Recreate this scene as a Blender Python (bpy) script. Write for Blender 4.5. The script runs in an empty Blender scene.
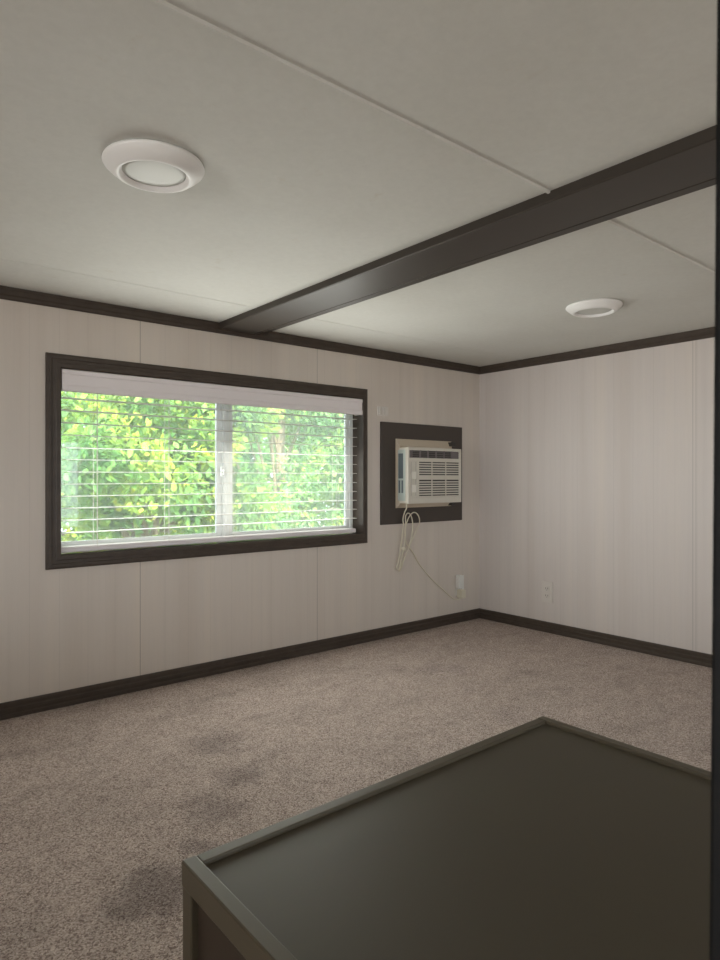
import bpy, bmesh, math, random
import numpy as np
from mathutils import Vector, Matrix
random.seed(7)
rng = np.random.default_rng(11)
sc = bpy.context.scene
col = sc.collection
PI = math.pi

# ------------------------------------------------------------ helpers
def lin(c):
    return tuple(((v/255)/12.92 if v/255 <= .04045 else ((v/255+.055)/1.055)**2.4) for v in c) + (1,)

def obj(name, bm, mat=None, parent=None, smooth=False):
    me = bpy.data.meshes.new(name)
    bmesh.ops.recalc_face_normals(bm, faces=bm.faces)
    bm.to_mesh(me); bm.free()
    if smooth:
        for p in me.polygons: p.use_smooth = True
    o = bpy.data.objects.new(name, me); col.objects.link(o)
    if mat: me.materials.append(mat)
    if parent is not None:
        o.parent = parent
        o.location = -Vector(parent.location)     # meshes are written in world metres
    return o

def tag(o, label, cat, group=None):
    o['label'] = label; o['category'] = cat
    if group: o['group'] = group
    return o

def thing(name, label, cat, loc, group=None):
    o = bpy.data.objects.new(name, None); col.objects.link(o)
    o.location = loc; o.empty_display_size = .1
    return tag(o, label, cat, group)

def struct(name, bm, m, smooth=False):
    o = obj(name, bm, m, None, smooth); o['kind'] = 'structure'; return o

def box(bm, x0, x1, y0, y1, z0, z1, bev=0, seg=2):
    vs = [bm.verts.new((x, y, z)) for x in (x0, x1) for y in (y0, y1) for z in (z0, z1)]
    fs = [(0,1,3,2), (4,6,7,5), (0,4,5,1), (2,3,7,6), (0,2,6,4), (1,5,7,3)]
    faces = [bm.faces.new([vs[i] for i in f]) for f in fs]
    if bev:
        es = list({e for f in faces for e in f.edges})
        bmesh.ops.bevel(bm, geom=es, offset=bev, segments=seg, affect='EDGES', profile=.5)

def B(*a, **k):
    bm = bmesh.new(); box(bm, *a, **k); return bm

def extrude_profile(bm, prof, a, b, frame):
    """prof: closed list of (p, q); frame(s, p, q) -> xyz; swept from s=a to s=b. a, b may be functions of (p,q)."""
    A = [bm.verts.new(frame(a(p, q) if callable(a) else a, p, q)) for p, q in prof]
    Bv = [bm.verts.new(frame(b(p, q) if callable(b) else b, p, q)) for p, q in prof]
    n = len(prof)
    for i in range(n):
        bm.faces.new((A[i], A[(i+1) % n], Bv[(i+1) % n], Bv[i]))
    bm.faces.new(A); bm.faces.new(list(reversed(Bv)))

def tube(bm, pts, r, n=8, cap=True):
    pts = [Vector(p) for p in pts]
    rs = r if isinstance(r, (list, tuple)) else [r]*len(pts)
    up = None; rings = []
    for i, p in enumerate(pts):
        t = (pts[min(i+1, len(pts)-1)] - pts[max(i-1, 0)]).normalized()
        if up is None:
            up = t.orthogonal().normalized()
        up = (up - t*up.dot(t)).normalized()
        w = t.cross(up)
        rings.append([bm.verts.new(p + (up*math.cos(2*PI*k/n) + w*math.sin(2*PI*k/n))*rs[i]) for k in range(n)])
    for a, b in zip(rings, rings[1:]):
        for k in range(n):
            bm.faces.new((a[k], a[(k+1) % n], b[(k+1) % n], b[k]))
    if cap:
        bm.faces.new(rings[0]); bm.faces.new(rings[-1])

def smooth_path(pts, sub=8):
    pts = [Vector(p) for p in pts]; out = []
    P = [pts[0]] + pts + [pts[-1]]
    for i in range(1, len(P)-2):
        p0, p1, p2, p3 = P[i-1], P[i], P[i+1], P[i+2]
        for k in range(sub):
            t = k/sub
            out.append(.5*((2*p1) + (p2-p0)*t + (2*p0-5*p1+4*p2-p3)*t*t + (3*p1-p0-3*p2+p3)*t**3))
    out.append(pts[-1]); return out

def lathe(bm, prof, c, n=64):
    """prof: (r, z) from axis outward; revolve about vertical axis at c."""
    rings = []
    for r, z in prof:
        if r < 1e-5: rings.append([bm.verts.new((c[0], c[1], z))])
        else: rings.append([bm.verts.new((c[0]+r*math.cos(2*PI*k/n), c[1]+r*math.sin(2*PI*k/n), z)) for k in range(n)])
    for a, b in zip(rings, rings[1:]):
        for k in range(n):
            k2 = (k+1) % n
            if len(a) == 1 and len(b) == 1: continue
            if len(a) == 1: bm.faces.new((a[0], b[k], b[k2]))
            elif len(b) == 1: bm.faces.new((a[k], a[k2], b[0]))
            else: bm.faces.new((a[k], a[k2], b[k2], b[k]))

# ------------------------------------------------------------ materials
class M:
    def __init__(s, name, color=(200,200,200), rough=.6, spec=.5):
        s.m = bpy.data.materials.new(name); s.m.use_nodes = True
        s.nt = s.m.node_tree; s.b = s.nt.nodes['Principled BSDF']
        s.b.inputs['Base Color'].default_value = lin(color)
        s.b.inputs['Roughness'].default_value = rough
        s.b.inputs['Specular IOR Level'].default_value = spec
        s._c = None
    def n(s, t, **k):
        nd = s.nt.nodes.new(t)
        for a, v in k.items():
            if a.startswith('i_'):
                nd.inputs[a[2:].replace('_', ' ')].default_value = v
            else: setattr(nd, a, v)
        return nd
    def l(s, a, b): s.nt.links.new(a, b)
    def coord(s):
        if s._c is None: s._c = s.n('ShaderNodeTexCoord').outputs['Object']
        return s._c
    def mapped(s, scale=(1,1,1), loc=(0,0,0), rot=(0,0,0)):
        mp = s.n('ShaderNodeMapping'); mp.inputs['Scale'].default_value = scale
        mp.inputs['Location'].default_value = loc; mp.inputs['Rotation'].default_value = rot
        s.l(s.coord(), mp.inputs['Vector']); return mp.outputs['Vector']
    def noise(s, vec, scale, detail=3, rough=.5, dist=0):
        nd = s.n('ShaderNodeTexNoise'); nd.inputs['Scale'].default_value = scale
        nd.inputs['Detail'].default_value = detail; nd.inputs['Roughness'].default_value = rough
        nd.inputs['Distortion'].default_value = dist
        s.l(vec, nd.inputs['Vector']); return nd.outputs['Fac']
    def ramp(s, fac, stops, interp='LINEAR'):
        r = s.n('ShaderNodeValToRGB'); r.color_ramp.interpolation = interp
        e = r.color_ramp.elements
        while len(e) < len(stops): e.new(.5)
        for el, (p, c) in zip(e, stops):
            el.position = p; el.color = c if len(c) == 4 else lin(c)
        s.l(fac, r.inputs['Fac']); return r.outputs['Color']
    def mix(s, a, b, fac=1., mode='MULTIPLY'):
        x = s.n('ShaderNodeMix', data_type='RGBA', blend_type=mode)
        for v, i in ((a, 6), (b, 7), (fac, 0)):
            if hasattr(v, 'links'): s.l(v, x.inputs[i])
            else: x.inputs[i].default_value = v
        return x.outputs[2]
    def math(s, op, a, b=None, c=None):
        x = s.n('ShaderNodeMath', operation=op)
        for i, v in enumerate((a, b, c)):
            if v is None: continue
            if hasattr(v, 'links'): s.l(v, x.inputs[i])
            else: x.inputs[i].default_value = v
        return x.outputs[0]
    def bump(s, h, strength=.3, dist=.002):
        bp = s.n('ShaderNodeBump'); bp.inputs['Strength'].default_value = strength
        bp.inputs['Distance'].default_value = dist
        s.l(h, bp.inputs['Height']); s.l(bp.outputs['Normal'], s.b.inputs['Normal'])
    def color(s, c): s.l(c, s.b.inputs['Base Color'])

G = lambda v: (v, v, v, 1)

def wall_material(name, axis, seams, double=(), tint=(1, 1, 1, 1)):
    m = M(name, (205,197,190), .55, .3)
    along = (1, 0, 0) if axis == 'x' else (0, 1, 0)
    # soft, broad plank tones running up the sheet
    ax = 0 if axis == 'x' else 1
    def stretch(a, z):
        v = [0, 0, z]; v[ax] = a; return tuple(v)
    broad = m.noise(m.mapped(stretch(9, .25)), 1, 2, .5)
    fine = m.noise(m.mapped(stretch(60, 1.3)), 1, 4, .6)
    grain = m.noise(m.mapped(stretch(320, 7)), 1, 3, .6)
    c = m.ramp(broad, [(.3, (203,195,190)), (.5, (207,200,196)), (.72, (211,203,197))])
    c = m.mix(c, m.ramp(fine, [(.25, G(.90)), (.5, G(1)), (.8, G(1.03))]), .35)
    c = m.mix(c, m.ramp(grain, [(.3, G(.95)), (.6, G(1.0))]), .4)
    sp = m.n('ShaderNodeSeparateXYZ'); m.l(m.coord(), sp.inputs[0])
    p = sp.outputs[ax]
    # printed plank joints every 10 cm, very faint
    fr = m.math('FRACT', m.math('DIVIDE', p, .1016))
    line = m.math('LESS_THAN', m.math('ABSOLUTE', m.math('SUBTRACT', fr, .5)), .012)
    c = m.mix(c, G(.93), line)
    h = None
    for s_ in seams:
        d = m.math('LESS_THAN', m.math('ABSOLUTE', m.math('SUBTRACT', p, s_)), .0016)
        c = m.mix(c, G(.60), d)
    for s_ in double:
        d = m.math('LESS_THAN', m.math('ABSOLUTE', m.math('SUBTRACT', m.math('ABSOLUTE', m.math('SUBTRACT', p, s_)), .007)), .0012)
        c = m.mix(c, G(.66), d)
    c = m.mix(c, tint)
    m.color(c); m.bump(fine, .12, .001)
    return m.m

W_WIN = wall_material('printed_panel_window_wall', 'x', (.963, 1.836), (), (1.0, .975, .91, 1))
W_SIDE = wall_material('printed_panel_side_wall', 'y', (), (1.284,), (1, .995, .985, 1))
W_PLAIN = M('plain_wall', (200,190,180), .7).m

def ceiling_material():
    m = M('ceiling_board', (212,212,206), .75, .25)
    big = m.noise(m.mapped(), 1.6, 3, .5)
    tex = m.noise(m.mapped(), 55, 5, .65)
    sm = m.noise(m.mapped(loc=(3, 1, 0)), 9, 6, .7, .6)
    c = m.ramp(big, [(.3, (203,203,197)), (.7, (212,213,208))])
    c = m.mix(c, m.ramp(tex, [(.3, G(.95)), (.7, G(1.02))]), .8)
    c = m.mix(c, m.ramp(sm, [(.64, G(1)), (.76, (236,226,212))]), .45)
    m.color(c); m.bump(tex, .3, .0015)
    return m.m
CEIL = ceiling_material()

def trim_material():
    m = M('dark_brown_trim', (80,71,63), .45, .28)
    g = m.noise(m.mapped((6, 6, 6)), 4, 5, .6)
    m.color(m.ramp(g, [(.3, (66,57,50)), (.7, (75,66,58))]))
    m.bump(m.noise(m.mapped(), 160, 3), .06, .001)
    return m.m
TRIM = trim_material()
BEAM = M('dark_beam_paint', (60,54,48), .44, .35)
BEAM.bump(BEAM.noise(BEAM.mapped(), 60, 3), .05, .001); BEAM = BEAM.m

def carpet_material():
    m = M('speckled_carpet', (160,148,142), .95, .1)
    tuft = m.n('ShaderNodeTexVoronoi'); tuft.inputs['Scale'].default_value = 350
    w = m.noise(m.mapped(), 120, 3, .6)
    vv = m.n('ShaderNodeVectorMath', operation='ADD'); m.l(m.mapped(), vv.inputs[0])
    nc = m.n('ShaderNodeTexNoise'); nc.inputs['Scale'].default_value = 180; m.l(m.coord(), nc.inputs['Vector'])
    sc_ = m.n('ShaderNodeVectorMath', operation='SCALE'); sc_.inputs['Scale'].default_value = .006
    m.l(nc.outputs['Color'], sc_.inputs[0]); m.l(sc_.outputs[0], vv.inputs[1])
    m.l(vv.outputs[0], tuft.inputs['Vector'])
    sep = m.n('ShaderNodeSeparateColor'); m.l(tuft.outputs['Color'], sep.inputs[0])
    c = m.ramp(sep.outputs[0], [(0, (134,118,111)), (.25, (154,138,131)), (.32, (180,165,157)), (.7, (198,183,174)), (1, (222,209,200))])
    dark = m.ramp(tuft.outputs['Distance'], [(.25, G(1)), (.75, G(.7))])
    c = m.mix(c, dark, .6)
    # brushed nap: irregular patches where the pile lies the other way
    nap = m.noise(m.mapped((1.2, 2.0, 1), (1.3, .4, 0), (0, 0, .35)), 2.6, 8, .72, .4)
    c = m.mix(c, m.ramp(nap, [(.34, G(.78)), (.46, G(.94)), (.56, G(1.0)), (.7, G(1.05))]), .9)
    med = m.noise(m.mapped(), 14, 5, .7)
    c = m.mix(c, m.ramp(med, [(.35, G(.86)), (.6, G(1.03))]), .7)
    # trodden scuffs with ragged edges: (x, y, radius, depth)
    wob = m.noise(m.mapped(), 9, 6, .75)
    for x, y, rad, dp in ((.53, 1.27, .13, .62), (.97, 1.87, .11, .74), (.76, 1.50, .10, .70), (.90, 1.62, .08, .78), (.66, 1.36, .06, .75), (2.1, 1.95, .14, .86), (1.9, 1.4, .12, .88)):
        ds = m.n('ShaderNodeVectorMath', operation='DISTANCE'); m.l(m.mapped((1, 1, 0)), ds.inputs[0]); ds.inputs[1].default_value = (x, y, 0)
        q = m.math('ADD', m.math('DIVIDE', ds.outputs['Value'], rad), m.math('MULTIPLY_ADD', wob, 3.4, -1.7))
        c = m.mix(c, m.ramp(q, [(.35, (dp, dp, dp*1.02, 1)), (1.0, G(1))]))
    m.color(c)
    h = m.math('ADD', m.math('MULTIPLY', tuft.outputs['Distance'], -1), m.math('MULTIPLY', nap, 3))
    m.bump(h, .45, .0025)
    return m.m
CARPET = carpet_material()

VINYL = M('white_vinyl', (226,228,226), .35).m
BLIND = M('white_blind', (226,219,219), .42).m
def slat_material():
    m = M('white_slat', (236,234,230), .42)
    tl = m.n('ShaderNodeBsdfTranslucent'); tl.inputs[0].default_value = lin((236,236,228))
    mx = m.n('ShaderNodeMixShader'); mx.inputs[0].default_value = .12
    m.l(m.b.outputs[0], mx.inputs[1]); m.l(tl.outputs[0], mx.inputs[2])
    m.l(mx.outputs[0], m.nt.nodes['Material Output'].inputs['Surface']); return m.m
SLAT = slat_material()
CORD = M('blind_cord', (225,222,214), .8).m
LAMPW = M('white_lamp_trim', (238,238,236), .4).m
def lens_material():
    m = M('frosted_lens', (214,216,210), .45)
    m.b.inputs['Transmission Weight'].default_value = .15
    return m.m
LENS = lens_material(); BUTTON = M('button_plastic', (226,222,212), .4).m
ACW = M('ac_plastic', (205,200,188), .45).m
ACS = M('aged_ac_surround', (190,176,156), .6).m
ACD = M('ac_dark_slot', (62,58,54), .6).m
ACM = M('ac_mauve_louvre', (120,112,112), .5).m
ACB = M('ac_side_tint', (180,190,184), .45).m
ACG = M('ac_side_grille', (98,108,112), .5).m
BOARD = M('dark_board', (66,58,52), .5)
BOARD.bump(BOARD.noise(BOARD.mapped((2, 2, 2)), 30, 4), .06, .001); BOARD = BOARD.m
CABLE = M('cream_cable', (214,208,188), .5).m
PLATE = M('ivory_plate', (209,203,196), .4).m
PLATE2 = M('white_plate', (222,222,216), .4).m
HOLE = M('socket_hole', (110,104,98), .7).m

def cabinet_material(name, base, rough):
    m = M(name, base, rough, .32)
    n1 = m.noise(m.mapped(), 3, 4, .6)
    d = tuple(int(v*.95) for v in base)
    m.color(m.ramp(n1, [(.35, d), (.65, base)]))
    m.l(m.math('MULTIPLY_ADD', n1, .12, rough-.06), m.b.inputs['Roughness'])
    return m.m
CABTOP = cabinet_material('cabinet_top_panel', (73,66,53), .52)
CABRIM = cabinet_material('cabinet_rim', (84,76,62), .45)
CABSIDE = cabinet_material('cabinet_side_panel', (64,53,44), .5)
BLACK = M('post_unlit_black', (12,12,12), .6, .2).m  # unlit look of the near post put into its colour

def glass_material(name, veil):
    m = M(name); nt = m.nt; nt.nodes.remove(m.b)
    out = nt.nodes['Material Output']
    tr = m.n('ShaderNodeBsdfTransparent'); tr.inputs[0].default_value = (.96, .985, .975, 1)
    gl = m.n('ShaderNodeBsdfGlossy'); gl.inputs['Roughness'].default_value = .02
    fr = m.n('ShaderNodeFresnel'); fr.inputs['IOR'].default_value = 1.5
    mx = m.n('ShaderNodeMixShader')
    m.l(fr.outputs[0], mx.inputs[0]); m.l(tr.outputs[0], mx.inputs[1]); m.l(gl.outputs[0], mx.inputs[2])
    # haze added to whiten the view, stronger on the pane with the fly screen
    tl = m.n('ShaderNodeBsdfTranslucent'); tl.inputs[0].default_value = (.9, .95, .95, 1)
    m2 = m.n('ShaderNodeMixShader'); m2.inputs[0].default_value = veil
    m.l(mx.outputs[0], m2.inputs[1]); m.l(tl.outputs[0], m2.inputs[2])
    m.l(m2.outputs[0], out.inputs['Surface']); return m.m
GLASS = glass_material('window_glass', .05); GLASS2 = glass_material('screened_window_glass', .10)

def leaf_material(name, stops, trans):
    m = M(name, (120,170,60), .5, .3)
    n1 = m.noise(m.mapped(), 2.6, 4, .65)
    c = m.ramp(n1, stops)
    at = m.n('ShaderNodeAttribute', attribute_name='leaf_tone')
    c = m.mix(c, m.ramp(at.outputs['Fac'], [(0, G(.45)), (.5, G(.95)), (1, G(1.35))]), 1)
    m.color(c)
    tl = m.n('ShaderNodeBsdfTranslucent'); m.l(m.mix(c, trans, .5, 'MIX'), tl.inputs[0])
    mx = m.n('ShaderNodeMixShader'); mx.inputs[0].default_value = .45
    m.l(m.b.outputs[0], mx.inputs[1]); m.l(tl.outputs[0], mx.inputs[2])
    m.l(mx.outputs[0], m.nt.nodes['Material Output'].inputs['Surface'])
    return m.m
LEAF_A = leaf_material('leaves_yellow_green', [(.3, (70,124,72)), (.48, (112,156,80)), (.58, (170,196,80)), (.66, (226,228,92))], lin((170,205,95)))
LEAF_B = leaf_material('leaves_pale_green', [(.3, (88,146,98)), (.48, (128,176,112)), (.58, (180,204,104)), (.68, (226,230,100))], lin((185,220,120)))
LEAF_C = leaf_material('leaves_deep_green', [(.3, (62,108,62)), (.5, (96,144,84)), (.7, (140,176,100))], lin((140,190,90)))
BARK = M('bark', (150,132,110), .9, .1)
BARK.bump(BARK.noise(BARK.mapped((8, 8, 2)), 6, 5), .6, .01); BARK = BARK.m
LAWN = M('dry_ground', (110,104,92), .95, .1)
LAWN.color(LAWN.ramp(LAWN.noise(LAWN.mapped(), 3, 6, .7), [(.35, (104,97,84)), (.65, (122,115,102))])); LAWN = LAWN.m
SIDING = M('pale_siding', (205,200,190), .8, .2).m

# ------------------------------------------------------------ dimensions (metres)
H = 1.52                     # loft ceiling
YW, XR = 2.54, 3.05          # window wall, right wall
XL = -3.6                    # far left wall, beyond an added half-height shading partition at XP
XP = -1.35
YB = -2.3                    # rear wall
ZG = -3.1
WX0, WX1, WZ0, WZ1 = .640, 2.125, .552, 1.262     # window opening
T = .12

# ------------------------------------------------------------ shell
struct('floor', B(XL, XR, YB, YW, -.16, 0), CARPET)
bm = bmesh.new()
box(bm, XL-T, XR+T, YB-T, YW+T, H, H+.18)
struct('ceiling', bm, CEIL)
bm = bmesh.new()
box(bm, XL-T, WX0, YW, YW+T, ZG, H); box(bm, WX1, XR+T, YW, YW+T, ZG, H)
box(bm, WX0, WX1, YW, YW+T, ZG, WZ0); box(bm, WX0, WX1, YW, YW+T, WZ1, H)
struct('wall_front', bm, W_WIN)
struct('wall_right', B(XR, XR+T, YB, YW, ZG, H), W_SIDE)
# left wall and rear wall, unseen openings added for fill light; half-height partition added to dim the low walls
bm = bmesh.new()
box(bm, XL-T, XL, YB-T, -.9, ZG, H); box(bm, XL-T, XL, 1.3, YW+T, ZG, H)
box(bm, XL-T, XL, -.9, 1.3, ZG, .25); box(bm, XL-T, XL, -.9, 1.3, .95, H)
struct('wall_left', bm, W_PLAIN)
bm = bmesh.new()
box(bm, XP-.09, XP, 1.7, YW, 0, H); box(bm, XP-.09, XP, YB, -1.2, 0, H); box(bm, XP-.09, XP, -1.2, 1.7, 0, .48)
struct('wall_shade_partition', bm, W_PLAIN)
bm = bmesh.new()
box(bm, XL, -.6, YB-T, YB, ZG, H); box(bm, 2.2, XR+T, YB-T, YB, ZG, H)
box(bm, -.6, 2.2, YB-T, YB, ZG, .3); box(bm, -.6, 2.2, YB-T, YB, 1.25, H)
struct('wall_back', bm, W_PLAIN)
struct('ground', B(-30, 40, -32, 45, -3.2, -3.05), LAWN)

# crown and skirting profiles: (distance out of wall, height)
base_prof = [(0, 0), (.013, 0), (.013, .013), (.0105, .017), (.0105, .021), (.0125, .024), (.0125, .034), (.009, .038),
             (.009, .042), (.0095, .045), (.0095, .052), (.006, .057), (0, .057)]
crown_prof = [(0, H), (.016, H), (.016, H-.008), (.013, H-.013), (.013, H-.026), (.009, H-.031), (.009, H-.040), (.005, H-.044), (0, H-.044)]
def along_front(prof):
    bm = bmesh.new()
    extrude_profile(bm, prof, XL, lambda p, q: XR-p, lambda s, p, q: (s, YW-p, q)); return bm
def along_right(prof, y0):
    bm = bmesh.new()
    extrude_profile(bm, prof, y0, lambda p, q: YW-p, lambda s, p, q: (XR-p, s, q)); return bm
struct('baseboard_front', along_front(base_prof), TRIM)
struct('baseboard_right', along_right(base_prof, YB), TRIM)
struct('trim_1', along_front(crown_prof), TRIM)
struct('trim_2', along_right(crown_prof, YB), TRIM)

# dark beam under the ceiling, running away from the window wall
bm = bmesh.new()
D = .026
prof = [(1.303, H), (1.303, H-D+.003), (1.306, H-D), (1.470, H-D), (1.474, H-D-.0), (1.484, H-D+.001), (1.488, H-D+.005), (1.488, H-.012),
        (1.555, H-.012), (1.560, H-.009), (1.560, H)]
prof = [(1.303, H), (1.303, H-D+.003), (1.306, H-D), (1.472, H-D), (1.4735, H-D+.003), (1.4765, H-D+.003), (1.478, H-D), (1.486, H-D), (1.489, H-D+.003), (1.489, H-.012),
        (1.540, H-.012), (1.544, H-.009), (1.544, H)]
extrude_profile(bm, prof, YB, YW, lambda s, p, q: (p, s, q))
struct('trim_3', bm, BEAM)

# thin battens over the joints of the ceiling boards
for i, (yy, w, hh) in enumerate(((.877, .005, .005), (2.215, .004, .0015))):
    bm = bmesh.new()
    pr = [(yy-w, H), (yy-w*.6, H-hh), (yy+w*.6, H-hh), (yy+w, H)]
    extrude_profile(bm, pr, XL, XR, lambda s, p, q: (s, p, q))
    struct('trim_%d' % (4+i), bm, CEIL)

# ------------------------------------------------------------ the window
wt = bpy.data.objects.new('window_1', None); col.objects.link(wt)
wt.location = ((WX0+WX1)/2, YW, WZ0); wt['kind'] = 'structure'
# dark casing: mitred frame with stepped moulding
ox0, ox1, oz0, oz1 = .612, 2.149, .512, 1.306
ix0, ix1, iz0, iz1 = .664, 2.118, .562, 1.254
bm = bmesh.new()
prof = [(0, 0), (0, .010), (.15, .014), (.34, .014), (.40, .011), (.62, .011), (.68, .0135), (.92, .0135), (1, .009), (1, 0)]  # (t across, proud)
rings = []
for cx_, cz_, ixx, izz in ((ox0, oz0, ix0, iz0), (ox1, oz0, ix1, iz0), (ox1, oz1, ix1, iz1), (ox0, oz1, ix0, iz1)):
    rings.append([bm.verts.new((cx_+(ixx-cx_)*t, YW-d, cz_+(izz-cz_)*t)) for t, d in prof])
for i in range(4):
    a, b = rings[i], rings[(i+1) % 4]
    for k in range(len(prof)):
        k2 = (k+1) % len(prof); bm.faces.new((a[k], a[k2], b[k2], b[k]))
obj('casing', bm, TRIM, wt)
bm = bmesh.new()                                    # dark lining of the reveal
box(bm, WX0-.004, WX0+.006, YW, YW+.075, WZ0, WZ1); box(bm, WX1-.006, WX1+.004, YW, YW+.075, WZ0, WZ1)
box(bm, WX0, WX1, YW, YW+.075, WZ0-.004, WZ0+.006); box(bm, WX0, WX1, YW, YW+.075, WZ1-.006, WZ1+.004)
obj('reveal_lining', bm, TRIM, wt)
def rect_frame(bm, x0, x1, z0, z1, w, y0, y1, bev=.002, wl=None, wr=None):
    wl = wl or w; wr = wr or w
    box(bm, x0, x0+wl, y0, y1, z0, z1, bev); box(bm, x1-wr, x1, y0, y1, z0, z1, bev)
    box(bm, x0+wl, x1-wr, y0, y1, z0, z0+w, bev); box(bm, x0+wl, x1-wr, y0, y1, z1-w, z1, bev)
FX0, FX1, FZ0, FZ1 = WX0+.007, WX1-.007, WZ0+.007, WZ1-.007
bm = bmesh.new(); rect_frame(bm, FX0, FX1, FZ0, FZ1, .022, YW+.072, YW+.118)
obj('window_frame', bm, VINYL, wt)
bm = bmesh.new(); rect_frame(bm, FX0+.022, 1.383, FZ0+.022, FZ1-.022, .020, YW+.097, YW+.115, wl=.006, wr=.034)
s1 = obj('sash', bm, VINYL, wt)
bm = bmesh.new(); rect_frame(bm, 1.372, FX1-.022, FZ0+.022, FZ1-.022, .020, YW+.076, YW+.095, wl=.046)
box(bm, 1.384, 1.388, YW+.073, YW+.077, FZ0+.03, FZ1-.03)
s2 = obj('sash', bm, VINYL, wt)
def child(name, bm, m, par, root):
    o = obj(name, bm, m, None); o.parent = par
    # parent's world offset is zero for parts (their meshes are in world metres)
    return o
child('glass_pane', B(FX0+.028, 1.349, YW+.104, YW+.108, FZ0+.042, FZ1-.042), GLASS, s1, wt)
child('glass_pane', B(1.418, FX1-.042, YW+.083, YW+.087, FZ0+.042, FZ1-.042), GLASS2, s2, wt)
bm = bmesh.new(); box(bm, 1.352, 1.374, YW+.060, YW+.074, .855, .90, .003); box(bm, 1.358, 1.366, YW+.046, YW+.062, .862, .885, .002)
child('latch', bm, VINYL, s1, wt)

# ------------------------------------------------------------ horizontal blind
bt = thing('window_blind', 'white horizontal slat blind hanging inside the dark window frame, slats open', 'blind', (1.39, YW+.03, .562))
SX0, SX1 = .668, 2.094
# valance: flat board with a moulded lower edge and short return ends
bm = bmesh.new()
vp = [(-.004, 1.2535), (-.010, 1.250), (-.010, 1.236), (-.007, 1.232), (-.007, 1.196), (-.010, 1.191), (-.010, 1.174), (-.007, 1.170), (.000, 1.170), (.002, 1.2535)]
extrude_profile(bm, vp, .667, 2.116, lambda s, p, q: (s, YW+p, q))
box(bm, .667, .673, YW, YW+.05, 1.172, 1.2535); box(bm, 2.110, 2.116, YW, YW+.05, 1.172, 1.2535)
obj('valance', bm, BLIND, bt)
obj('head_rail', B(.676, 2.105, YW+.008, YW+.056, 1.205, 1.2535, bev=.003), BLIND, bt)
yc = YW+.034
def slat_bm(z, t=0.0):
    bm = bmesh.new(); n = 7; w = .0245
    top = [(yc - w + 2*w*k/n, z + .0010*math.sin(PI*k/n)) for k in range(n+1)]
    bot = [(y, zz-.0017) for y, zz in reversed(top)]
    pr = [(y, zz + (y-yc)*t) for y, zz in top+bot]
    extrude_profile(bm, pr, SX0, SX1, lambda s, p, q: (s, p, q)); return bm
zs = [.641+.0462*i for i in range(12)]
for z in zs:
    obj('slat', slat_bm(z + random.uniform(-.001, .001), random.uniform(-.01, .02)), SLAT, bt)
obj('bottom_rail', B(SX0-.002, SX1-.006, yc-.026, yc+.024, .567, .589, bev=.005, seg=3), BLIND, bt)
for x in (.80, 1.09, 1.392, 1.70, 1.975):
    bm = bmesh.new()
    for y in (yc-.0262, yc+.0262): tube(bm, [(x, y, .58), (x, y, 1.21)], .0009, 6)
    tube(bm, [(x+.006, yc, .58), (x+.006, yc, 1.21)], .0009, 6)
    for z in zs: tube(bm, [(x, yc-.0262, z-.004), (x, yc+.0262, z-.004)], .0006, 4)
    obj('ladder_cord', bm, CORD, bt)

# ------------------------------------------------------------ ceiling lamps
def lamp(cx_, cy_, label):
    t = thing('ceiling_light', label, 'ceiling light', (cx_, cy_, H), 'round ceiling lights')
    bm = bmesh.new()
    pr = [(.098, H), (.103, H-.001), (.105, H-.005), (.103, H-.009), (.093, H-.018), (.082, H-.0265), (.076, H-.029), (.0725, H-.029), (.070, H-.0265), (.068, H-.021), (.066, H-.020), (.064, H-.015), (.064, H)]
    lathe(bm, pr, (cx_, cy_), 96)
    obj('lamp_trim', bm, LAMPW, t, True)
    bm = bmesh.new()
    lathe(bm, [(0, H-.0225), (.03, H-.0222), (.055, H-.0212), (.0665, H-.0195), (.0665, H-.010), (0, H-.010)], (cx_, cy_), 72)
    obj('diffuser', bm, LENS, t, True)
lamp(.538, 1.338, 'round white flush ceiling light left of the dark beam, nearer the viewer')
lamp(2.300, 1.345, 'round white flush ceiling light right of the dark beam, farther off near the right wall')

# ------------------------------------------------------------ air conditioner on its dark board
bd = obj('mounting_board', B(2.243, 2.879, YW-.012, YW, .600, 1.145, bev=.0015), BOARD)
tag(bd, 'dark brown square board on the window wall around the air conditioner', 'board')
Y0 = YW-.012
ac = thing('air_conditioner', 'small cream window air conditioner with louvred front set in dark wall board', 'air conditioner', (2.56, Y0, .69))
bm = bmesh.new()                                     # cream surround sleeve, tapering outwards
sx0, sx1, sz0, sz1 = 2.344, 2.772, .686, 1.058
x0, x1, z0, z1 = 2.350, 2.768, .712, 1.010
YF = 2.446                                           # front face
r1 = [bm.verts.new(p) for p in ((sx0, Y0, sz0), (sx1, Y0, sz0), (sx1, Y0, sz1), (sx0, Y0, sz1))]
r2 = [bm.verts.new(p) for p in ((sx0, Y0-.004, sz0), (sx1, Y0-.010, sz0), (sx1, Y0-.010, sz1), (sx0, Y0-.004, sz1))]
r3 = [bm.verts.new(p) for p in ((x0+.001, Y0-.026, z0-.006), (x1-.008, Y0-.026, z0-.006), (x1-.008, Y0-.026, z1+.012), (x0+.001, Y0-.026, z1+.012))]
for a, b in ((r1, r2), (r2, r3)):
    for k in range(4): bm.faces.new((a[k], a[(k+1) % 4], b[(k+1) % 4], b[k]))
bm.faces.new(r1); bm.faces.new(r3)
obj('surround', bm, ACS, ac)
housing = obj('housing', B(x0, x1, YF, Y0-.005, z0, z1, bev=.005, seg=3), ACW, ac)
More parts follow.
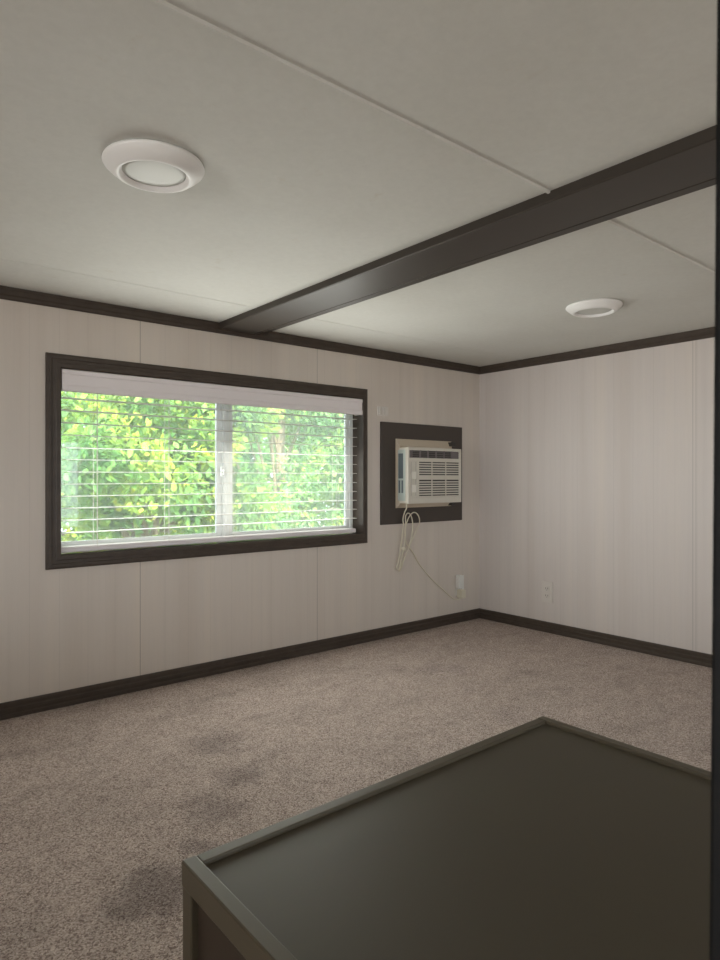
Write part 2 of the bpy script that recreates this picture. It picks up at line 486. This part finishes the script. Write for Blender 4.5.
# left side: tinted cheek with a tall grille and two narrow slots
obj('side_cheek', B(x0-.0025, x0+.001, YF+.012, Y0-.010, z0+.014, z1-.012, bev=.001), ACB, ac)
bm = bmesh.new(); box(bm, x0-.004, x0, YF+.026, YF+.062, .845, .978)
obj('side_grille', bm, ACG, ac)
bm = bmesh.new()
for k in range(2): box(bm, x0-.004, x0, YF+.026+.022*k, YF+.038+.022*k, .768, .835)
obj('side_slot', bm, ACG, ac)
# front bezel
yb = YF-.010
bm = bmesh.new()
gx0, gx1 = 2.432, 2.750                              # grille opening
cx0, cx1 = 2.362, 2.420                              # control strip
box(bm, x0, x1, yb, YF+.002, .995, z1+.001, .003)    # top bar
box(bm, x0, x1, yb, YF+.002, z0-.001, .744, .003)    # bottom bar
box(bm, x0, x0+.010, yb, YF+.002, .740, .998, .002)
box(bm, gx1, x1, yb, YF+.002, .740, .998, .002)
box(bm, cx1, gx0, yb, YF+.002, .744, .946, .002)
box(bm, x0+.008, gx1+.002, yb, YF+.002, .940, .955, .002)
obj('front_bezel', bm, ACW, ac)
obj('intake_cavity', B(gx0-.001, gx1+.001, YF-.004, YF+.001, .742, .942), ACD, ac)
bm = bmesh.new()
lo = [.744+.0131*k for k in range(7)]; hi = [.856+.0131*k for k in range(7)]
for z in lo+hi:
    box(bm, gx0-.002, gx1+.002, yb+.001, YF, z, z+.0068)
box(bm, gx0-.002, gx1+.002, yb+.0005, YF, .838, .858)
for x in (gx0+.098, gx0+.208): box(bm, x, x+.0035, yb+.0006, YF, .742, .944)
obj('front_grille', bm, ACW, ac)
# discharge vents along the top
obj('vent_cavity', B(x0+.012, gx1-.001, YF-.003, YF+.001, .955, .996), ACM, ac)
bm = bmesh.new()
for k in range(6):
    x = x0+.030+.062*k
    box(bm, x-.0025, x+.0025, yb+.001, YF, .955, .996)
for z in (.9655, .9765, .987):
    box(bm, x0+.030, gx1-.001, yb+.003, YF, z-.0012, z+.0012)
obj('air_vent', bm, ACM, ac)
bm = bmesh.new()
for k in range(5):
    x = x0+.038+.062*k
    box(bm, x, x+.046, YF-.0055, YF-.002, .958, .9935)
obj('vent_opening', bm, ACD, ac)
# control strip
cp = obj('control_panel', B(x0+.009, cx1+.001, YF-.006, YF+.001, .744, .941, bev=.001), ACW, ac)
for z in (.842, .772):
    o = obj('button', B(cx0+.016, cx1-.014, YF-.014, YF-.004, z, z+.040, bev=.003), BUTTON, None); o.parent = cp
bm = bmesh.new()
tube(bm, [(cx0+.013, YF-.0062, .752), (cx0+.013, YF-.0062, .934)], .0008, 4)
tube(bm, [(cx1-.011, YF-.0062, .752), (cx1-.011, YF-.0062, .934)], .0008, 4)
o = obj('panel_groove', bm, ACM, None); o.parent = cp
# ribbed right edge
bm = bmesh.new()
for k in range(14): box(bm, x1-.001, x1+.005, YF+.006, YF+.045, .745+.0185*k, .753+.0185*k, .001)
obj('edge_rib', bm, ACW, ac)
# brackets seen right of the surround
obj('bracket', B(2.742, 2.775, Y0-.045, Y0, 1.028, 1.052, bev=.002), ACD, ac)
obj('bracket', B(2.742, 2.775, Y0-.045, Y0, .690, .707, bev=.002), ACD, ac)
# power cord: leaves the lower left, coils down and runs over to the socket
yk = YW-.030
def P(x, z, y=yk): return (x, y, z)
pts = [P(2.362, .718, YW-.075), P(2.366, .690, YW-.075), P(2.374, .662, YW-.050), P(2.382, .625), P(2.386, .600)]
cz = [(2.384, .585), (2.370, .480), (2.352, .395), (2.338, .366), (2.352, .362), (2.372, .430), (2.392, .520), (2.398, .600), (2.402, .640), (2.424, .657), (2.449, .640),
      (2.459, .585), (2.440, .511), (2.402, .440), (2.362, .382), (2.352, .350), (2.376, .372), (2.405, .427), (2.446, .494), (2.488, .562),
      (2.506, .605), (2.490, .645), (2.455, .660), (2.420, .630), (2.398, .560), (2.410, .500)]
coil = [P(x, z, yk + .006*math.sin(i*.8)) for i, (x, z) in enumerate(cz)]
tail = [P(2.440, .470, YW-.020), P(2.478, .435, YW-.012), P(2.517, .383, YW-.008), P(2.590, .310, YW-.007), P(2.660, .251, YW-.008), P(2.718, .208, YW-.010),
        P(2.756, .176, YW-.014), P(2.790, .150, YW-.022), P(2.822, .142, YW-.032), P(2.846, .156, YW-.038)]
bm = bmesh.new(); tube(bm, smooth_path(pts+coil+tail, 7), .0032, 8)
cd = obj('power_cord', bm, CABLE, ac, True)
bm = bmesh.new(); box(bm, 2.832, 2.868, YW-.052, YW-.009, .146, .196, .006)
o = obj('plug', bm, CABLE, None); o.parent = cd; o.location = (0, 0, 0)
bm = bmesh.new(); lathe(bm, [(.0, .475), (.011, .475), (.013, .470), (.013, .462), (.011, .458), (0, .458)], (2.388, yk), 16)
o = obj('cord_tie', bm, CABLE, None); o.parent = cd

# ------------------------------------------------------------ sockets and plates
def outlet(name, label, frame, m, top_only=False):
    """frame(u, w, z): u across plate, w out of wall."""
    o = thing(name, label, 'wall socket', frame(0, 0, 0), 'wall sockets')
    def fb(u0, u1, w0, w1, z0, z1, bev=0):
        bm = B(u0, u1, w0, w1, z0, z1, bev=bev)
        for v in bm.verts:
            v.co = Vector(frame(v.co.x, v.co.y, v.co.z))
        return bm
    obj('cover_plate', fb(-.035, .035, 0, .006, -.057, .057, .0025), m, o)
    for zz in (.0195, -.0195):
        if top_only and zz < 0: continue
        s = obj('receptacle', fb(-.0165, .0165, .0055, .0080, zz-.0135, zz+.0135, .002), m, o)
        bm = fb(-.008, -.005, .0078, .0083, zz-.003, zz+.006)
        b2 = fb(.005, .008, .0078, .0083, zz-.003, zz+.006); me = bpy.data.meshes.new('t'); b2.to_mesh(me); b2.free(); bm.from_mesh(me); bpy.data.meshes.remove(me)
        b2 = fb(-.002, .002, .0078, .0083, zz-.010, zz-.006); me = bpy.data.meshes.new('t'); b2.to_mesh(me); b2.free(); bm.from_mesh(me); bpy.data.meshes.remove(me)
        h = obj('socket_slot', bm, HOLE, None); h.parent = s
    return o
outlet('wall_socket', 'ivory double wall socket on the right wall above the baseboard', lambda u, w, z: (XR-w, 2.061+u, .2205+z), PLATE)
outlet('wall_socket', 'white wall socket by the corner with the air conditioner cord plugged in', lambda u, w, z: (2.868+u, YW-w, .215+z), PLATE2)
# white adapter plugged into the upper socket
ad = obj('plug_adapter', B(2.826, 2.852, YW-.040, YW-.0085, .205, .282, bev=.005), PLATE2)
tag(ad, 'slim white plug adapter in the wall socket by the corner', 'plug adapter')
# pale ribbed plate above the board
bm = bmesh.new(); box(bm, 2.222, 2.300, YW-.005, YW, 1.176, 1.226, .002)
for k in range(3): box(bm, 2.234+.022*k, 2.242+.022*k, YW-.009, YW-.004, 1.184, 1.220, .0015)
tag(obj('wall_clip', bm, PLATE), 'small pale ribbed plate on wall above the dark board\'s left corner', 'wall plate')

# ------------------------------------------------------------ low dark cabinet in the foreground
ht = .3975
bx0, bx1, by0, by1 = .320, 1.044, -.30, .716
rw = .019
cb = thing('low_cabinet', 'low dark olive brown cabinet with raised rim around its top, in the foreground', 'cabinet', ((bx0+bx1)/2, (by0+by1)/2, 0))
obj('top_panel', B(bx0+.004, bx1-.004, by0+.004, by1-.004, ht-.022, ht-.006), CABTOP, cb)
def rail(x0, x1, y0, y1, z0=ht-.030, z1=ht):
    return obj('top_rail', B(x0, x1, y0, y1, z0, z1, bev=.0022, seg=2), CABRIM, cb)
rail(bx0, bx0+rw, by0, by1); rail(bx1-rw, bx1, by0, by1)
rail(bx0+rw-.001, bx1-rw+.001, by0, by0+rw, z1=ht-.0006); rail(bx0+rw-.001, bx1-rw+.001, by1-rw, by1, z1=ht-.0006)
for x in (bx0, bx1-.026):
    for y in (by0, by1-.026):
        obj('corner_post', B(x+.001, x+.026, y+.001, y+.025, 0, ht-.027, bev=.002), CABRIM, cb)
obj('side_panel', B(bx0+.010, bx0+.018, by0+.02, by1-.02, .01, ht-.024), CABSIDE, cb)
obj('side_panel', B(bx1-.018, bx1-.010, by0+.02, by1-.02, .01, ht-.024), CABSIDE, cb)
obj('back_panel', B(bx0+.02, bx1-.02, by1-.018, by1-.010, .01, ht-.024), CABSIDE, cb)
obj('front_panel', B(bx0+.02, bx1-.02, by0+.010, by0+.018, .01, ht-.024), CABSIDE, cb)
obj('bottom_rail', B(bx0+.003, bx0+.020, by0+.02, by1-.02, .0, .035, bev=.002), CABRIM, cb)

# dark post right beside the camera
bm = bmesh.new()
PX, PY = .2211, .0866                        # leans a few millimetres towards the view lower down
box(bm, PX, .300, -.06, PY, 0, H, .0015)
for v in bm.verts:
    t = (v.co.z-1.0)/.31
    v.co.x += .0019*t; v.co.y -= .0016*t
struct('trim_6', bm, BLACK)

# ------------------------------------------------------------ trees outside
def leaves(name, centers, radii, n, size, mat, parent):
    ci = rng.integers(0, len(centers), n)
    d = rng.normal(size=(n, 3)); d /= np.linalg.norm(d, axis=1)[:, None]
    rad = radii[ci][:, None]*rng.random((n, 1))**.45
    pos = centers[ci] + d*rad*np.array([1, 1, .8])
    s = size*rng.uniform(.6, 1.3, n)
    a = d*.6 + rng.normal(size=(n, 3))*.6 + np.array([0, 0, -.35]); a /= np.linalg.norm(a, axis=1)[:, None]
    r = rng.normal(size=(n, 3)) + np.array([0, 0, 1.2]); b = np.cross(a, r); b /= np.linalg.norm(b, axis=1)[:, None]
    c = np.cross(a, b)
    shape = [(0, 0, 0), (.32, .26, .05), (.68, .21, .04), (1, 0, -.05), (.68, -.21, .04), (.32, -.26, .05), (.33, 0, 0), (.68, 0, -.01)]
    V = np.zeros((n, 8, 3))
    for k, (p, q, h) in enumerate(shape):
        V[:, k] = pos + (a*p + b*q + c*h)*s[:, None]
    base = np.arange(n)[:, None]*8
    quads = np.concatenate([base+np.array([[1, 2, 7, 6]]), base+np.array([[6, 7, 4, 5]])], 1).reshape(-1, 4)
    tris = np.concatenate([base+np.array([[0, 1, 6]]), base+np.array([[0, 6, 5]]), base+np.array([[2, 3, 7]]), base+np.array([[7, 3, 4]])], 1).reshape(-1, 3)
    me = bpy.data.meshes.new(name)
    me.from_pydata(V.reshape(-1, 3).tolist(), [], quads.tolist()+tris.tolist())
    at = me.attributes.new('leaf_tone', 'FLOAT', 'POINT')
    at.data.foreach_set('value', np.repeat(rng.random(n), 8).astype(np.float32))
    me.materials.append(mat)
    o = bpy.data.objects.new(name, me); col.objects.link(o)
    o.parent = parent; o.location = -Vector(parent.location)
    o['kind'] = 'stuff'
    return o

def tree(base, crown, size_xyz, n_cl, cl_r, n_leaf, leaf, mat, label, gap=1.):
    t = thing('leafy_tree', label, 'tree', base, 'leafy trees outside the window')
    bv, cv = Vector(base), Vector(crown)
    sx, sy, sz = size_xyz
    pr = rng.normal(size=(n_cl, 3)); pr /= np.linalg.norm(pr, axis=1)[:, None]
    pr *= rng.random((n_cl, 1))**.4
    cen = np.array(crown) + pr*np.array(size_xyz)
    bm = bmesh.new()
    mid = bv.lerp(cv, .45) + Vector((.15, .1, 0))
    tube(bm, smooth_path([bv, mid, cv, cv+Vector((.1, 0, sz*.7))], 6), [.16-.13*i/18 for i in range(19)], 10)
    obj('trunk', bm, BARK, t)
    for k in range(14):
        c = Vector(cen[k]); s = bv.lerp(cv, random.uniform(.55, 1.1))
        m_ = s.lerp(c, .5) + Vector((random.uniform(-.2, .2), random.uniform(-.2, .2), random.uniform(.05, .3)))
        bm = bmesh.new(); pth = smooth_path([s, m_, c], 5); tube(bm, pth, [.035-.028*i/(len(pth)-1) for i in range(len(pth))], 6)
        obj('branch', bm, BARK, t)
    leaves('foliage', cen, rng.uniform(cl_r*.6, cl_r*1.3, n_cl), n_leaf, leaf, mat, t)
    return t
tree((2.3, 5.8, -3.05), (2.15, 5.5, .9), (1.35, .95, 1.9), 60, .36, 30000, .075, LEAF_A, 'bright yellow green leafy tree outside behind the left half of the window')
tree((5.7, 8.9, -3.05), (5.5, 8.6, 1.0), (1.9, 1.0, 2.3), 60, .45, 24000, .10, LEAF_B, 'pale hazy green leafy tree outside behind the right half of the window')
tree((6.2, 14.2, -3.05), (6.3, 13.6, .9), (5.0, 1.6, 3.2), 90, .85, 16000, .22, LEAF_C, 'broad deeper green tree outside, behind the two nearer trees')

# ------------------------------------------------------------ daylight and added fill lamps
wd = bpy.data.worlds.new('sky'); sc.world = wd; wd.use_nodes = True
bg = wd.node_tree.nodes['Background']
bg.inputs[0].default_value = (.84, .93, 1.0, 1); bg.inputs[1].default_value = 2.6
def light(name, kind, loc, rot, energy, color, **k):
    ld = bpy.data.lights.new(name, kind); ld.energy = energy; ld.color = color
    for a, v in k.items(): setattr(ld, a, v)
    o = bpy.data.objects.new(name, ld); col.objects.link(o); o.location = loc; o.rotation_euler = rot
    return o
def aim(d): return Vector(d).to_track_quat('-Z', 'Y').to_euler()
K = dict(sky=1.0, sun=1.0, back=.1, left=1.0, front=.55, slats=1.0)
bg.inputs[1].default_value = 5.0*K['sky']
light('sun', 'SUN', (0, 0, 8), aim((.35, 1, -1.25)), 14*K['sun'], (1, .95, .86), angle=.02)
# area lamps boosting the front window, plus added fill at back and left
light('back_fill_lamp', 'AREA', (.8, YB+.02, .775), aim((0, 1, 0)), 30*K['back'], (1, .98, .96), shape='RECTANGLE', size=2.8, size_y=.95)
light('left_fill_lamp', 'AREA', (XL+.02, .2, .60), aim((1, 0, 0)), 60*K['left'], (1, .98, .96), shape='RECTANGLE', size=2.2, size_y=.68)
light('daylight_front_window', 'AREA', (1.39, YW-.02, .88), aim((0, -1, 0)), 20*K['front'], (1, 1, .93), shape='RECTANGLE', size=1.4, size_y=.58)

# soft second sun added to whiten the slat tops
light('slat_fill_sun', 'SUN', (2, 8, 9), aim((-.1, -.62, -1)), 2.0*K['slats'], (1, 1, .97), angle=.7)
light('slat_back_fill', 'AREA', (1.39, YW+.064, .79), aim((0, -1, 0)), 4.5, (.97, 1, .95), shape='RECTANGLE', size=1.38, size_y=.36)  # lamp added between glass and blind to whiten the lower slats

# ------------------------------------------------------------ camera
cam = bpy.data.cameras.new('camera'); co = bpy.data.objects.new('camera', cam); col.objects.link(co)
cam.sensor_fit = 'HORIZONTAL'; cam.sensor_width = 36; cam.lens = 642/720*36
cam.shift_y = -2/720; cam.shift_x = .8/720
co.location = (0, 0, .8475); co.rotation_euler = (math.radians(90), 0, math.radians(-39.6))
cam.clip_start = .02
cam.dof.use_dof = True; cam.dof.focus_distance = 3.0; cam.dof.aperture_fstop = 32
sc.camera = co

sc.view_settings.view_transform = 'Standard'; sc.view_settings.look = 'None'
sc.view_settings.exposure = 0; sc.view_settings.gamma = 1; sc.view_settings.use_curve_mapping = False
sc.cycles.use_denoising = True
sc.cycles.max_bounces = 10; sc.cycles.diffuse_bounces = 6; sc.cycles.transparent_max_bounces = 16
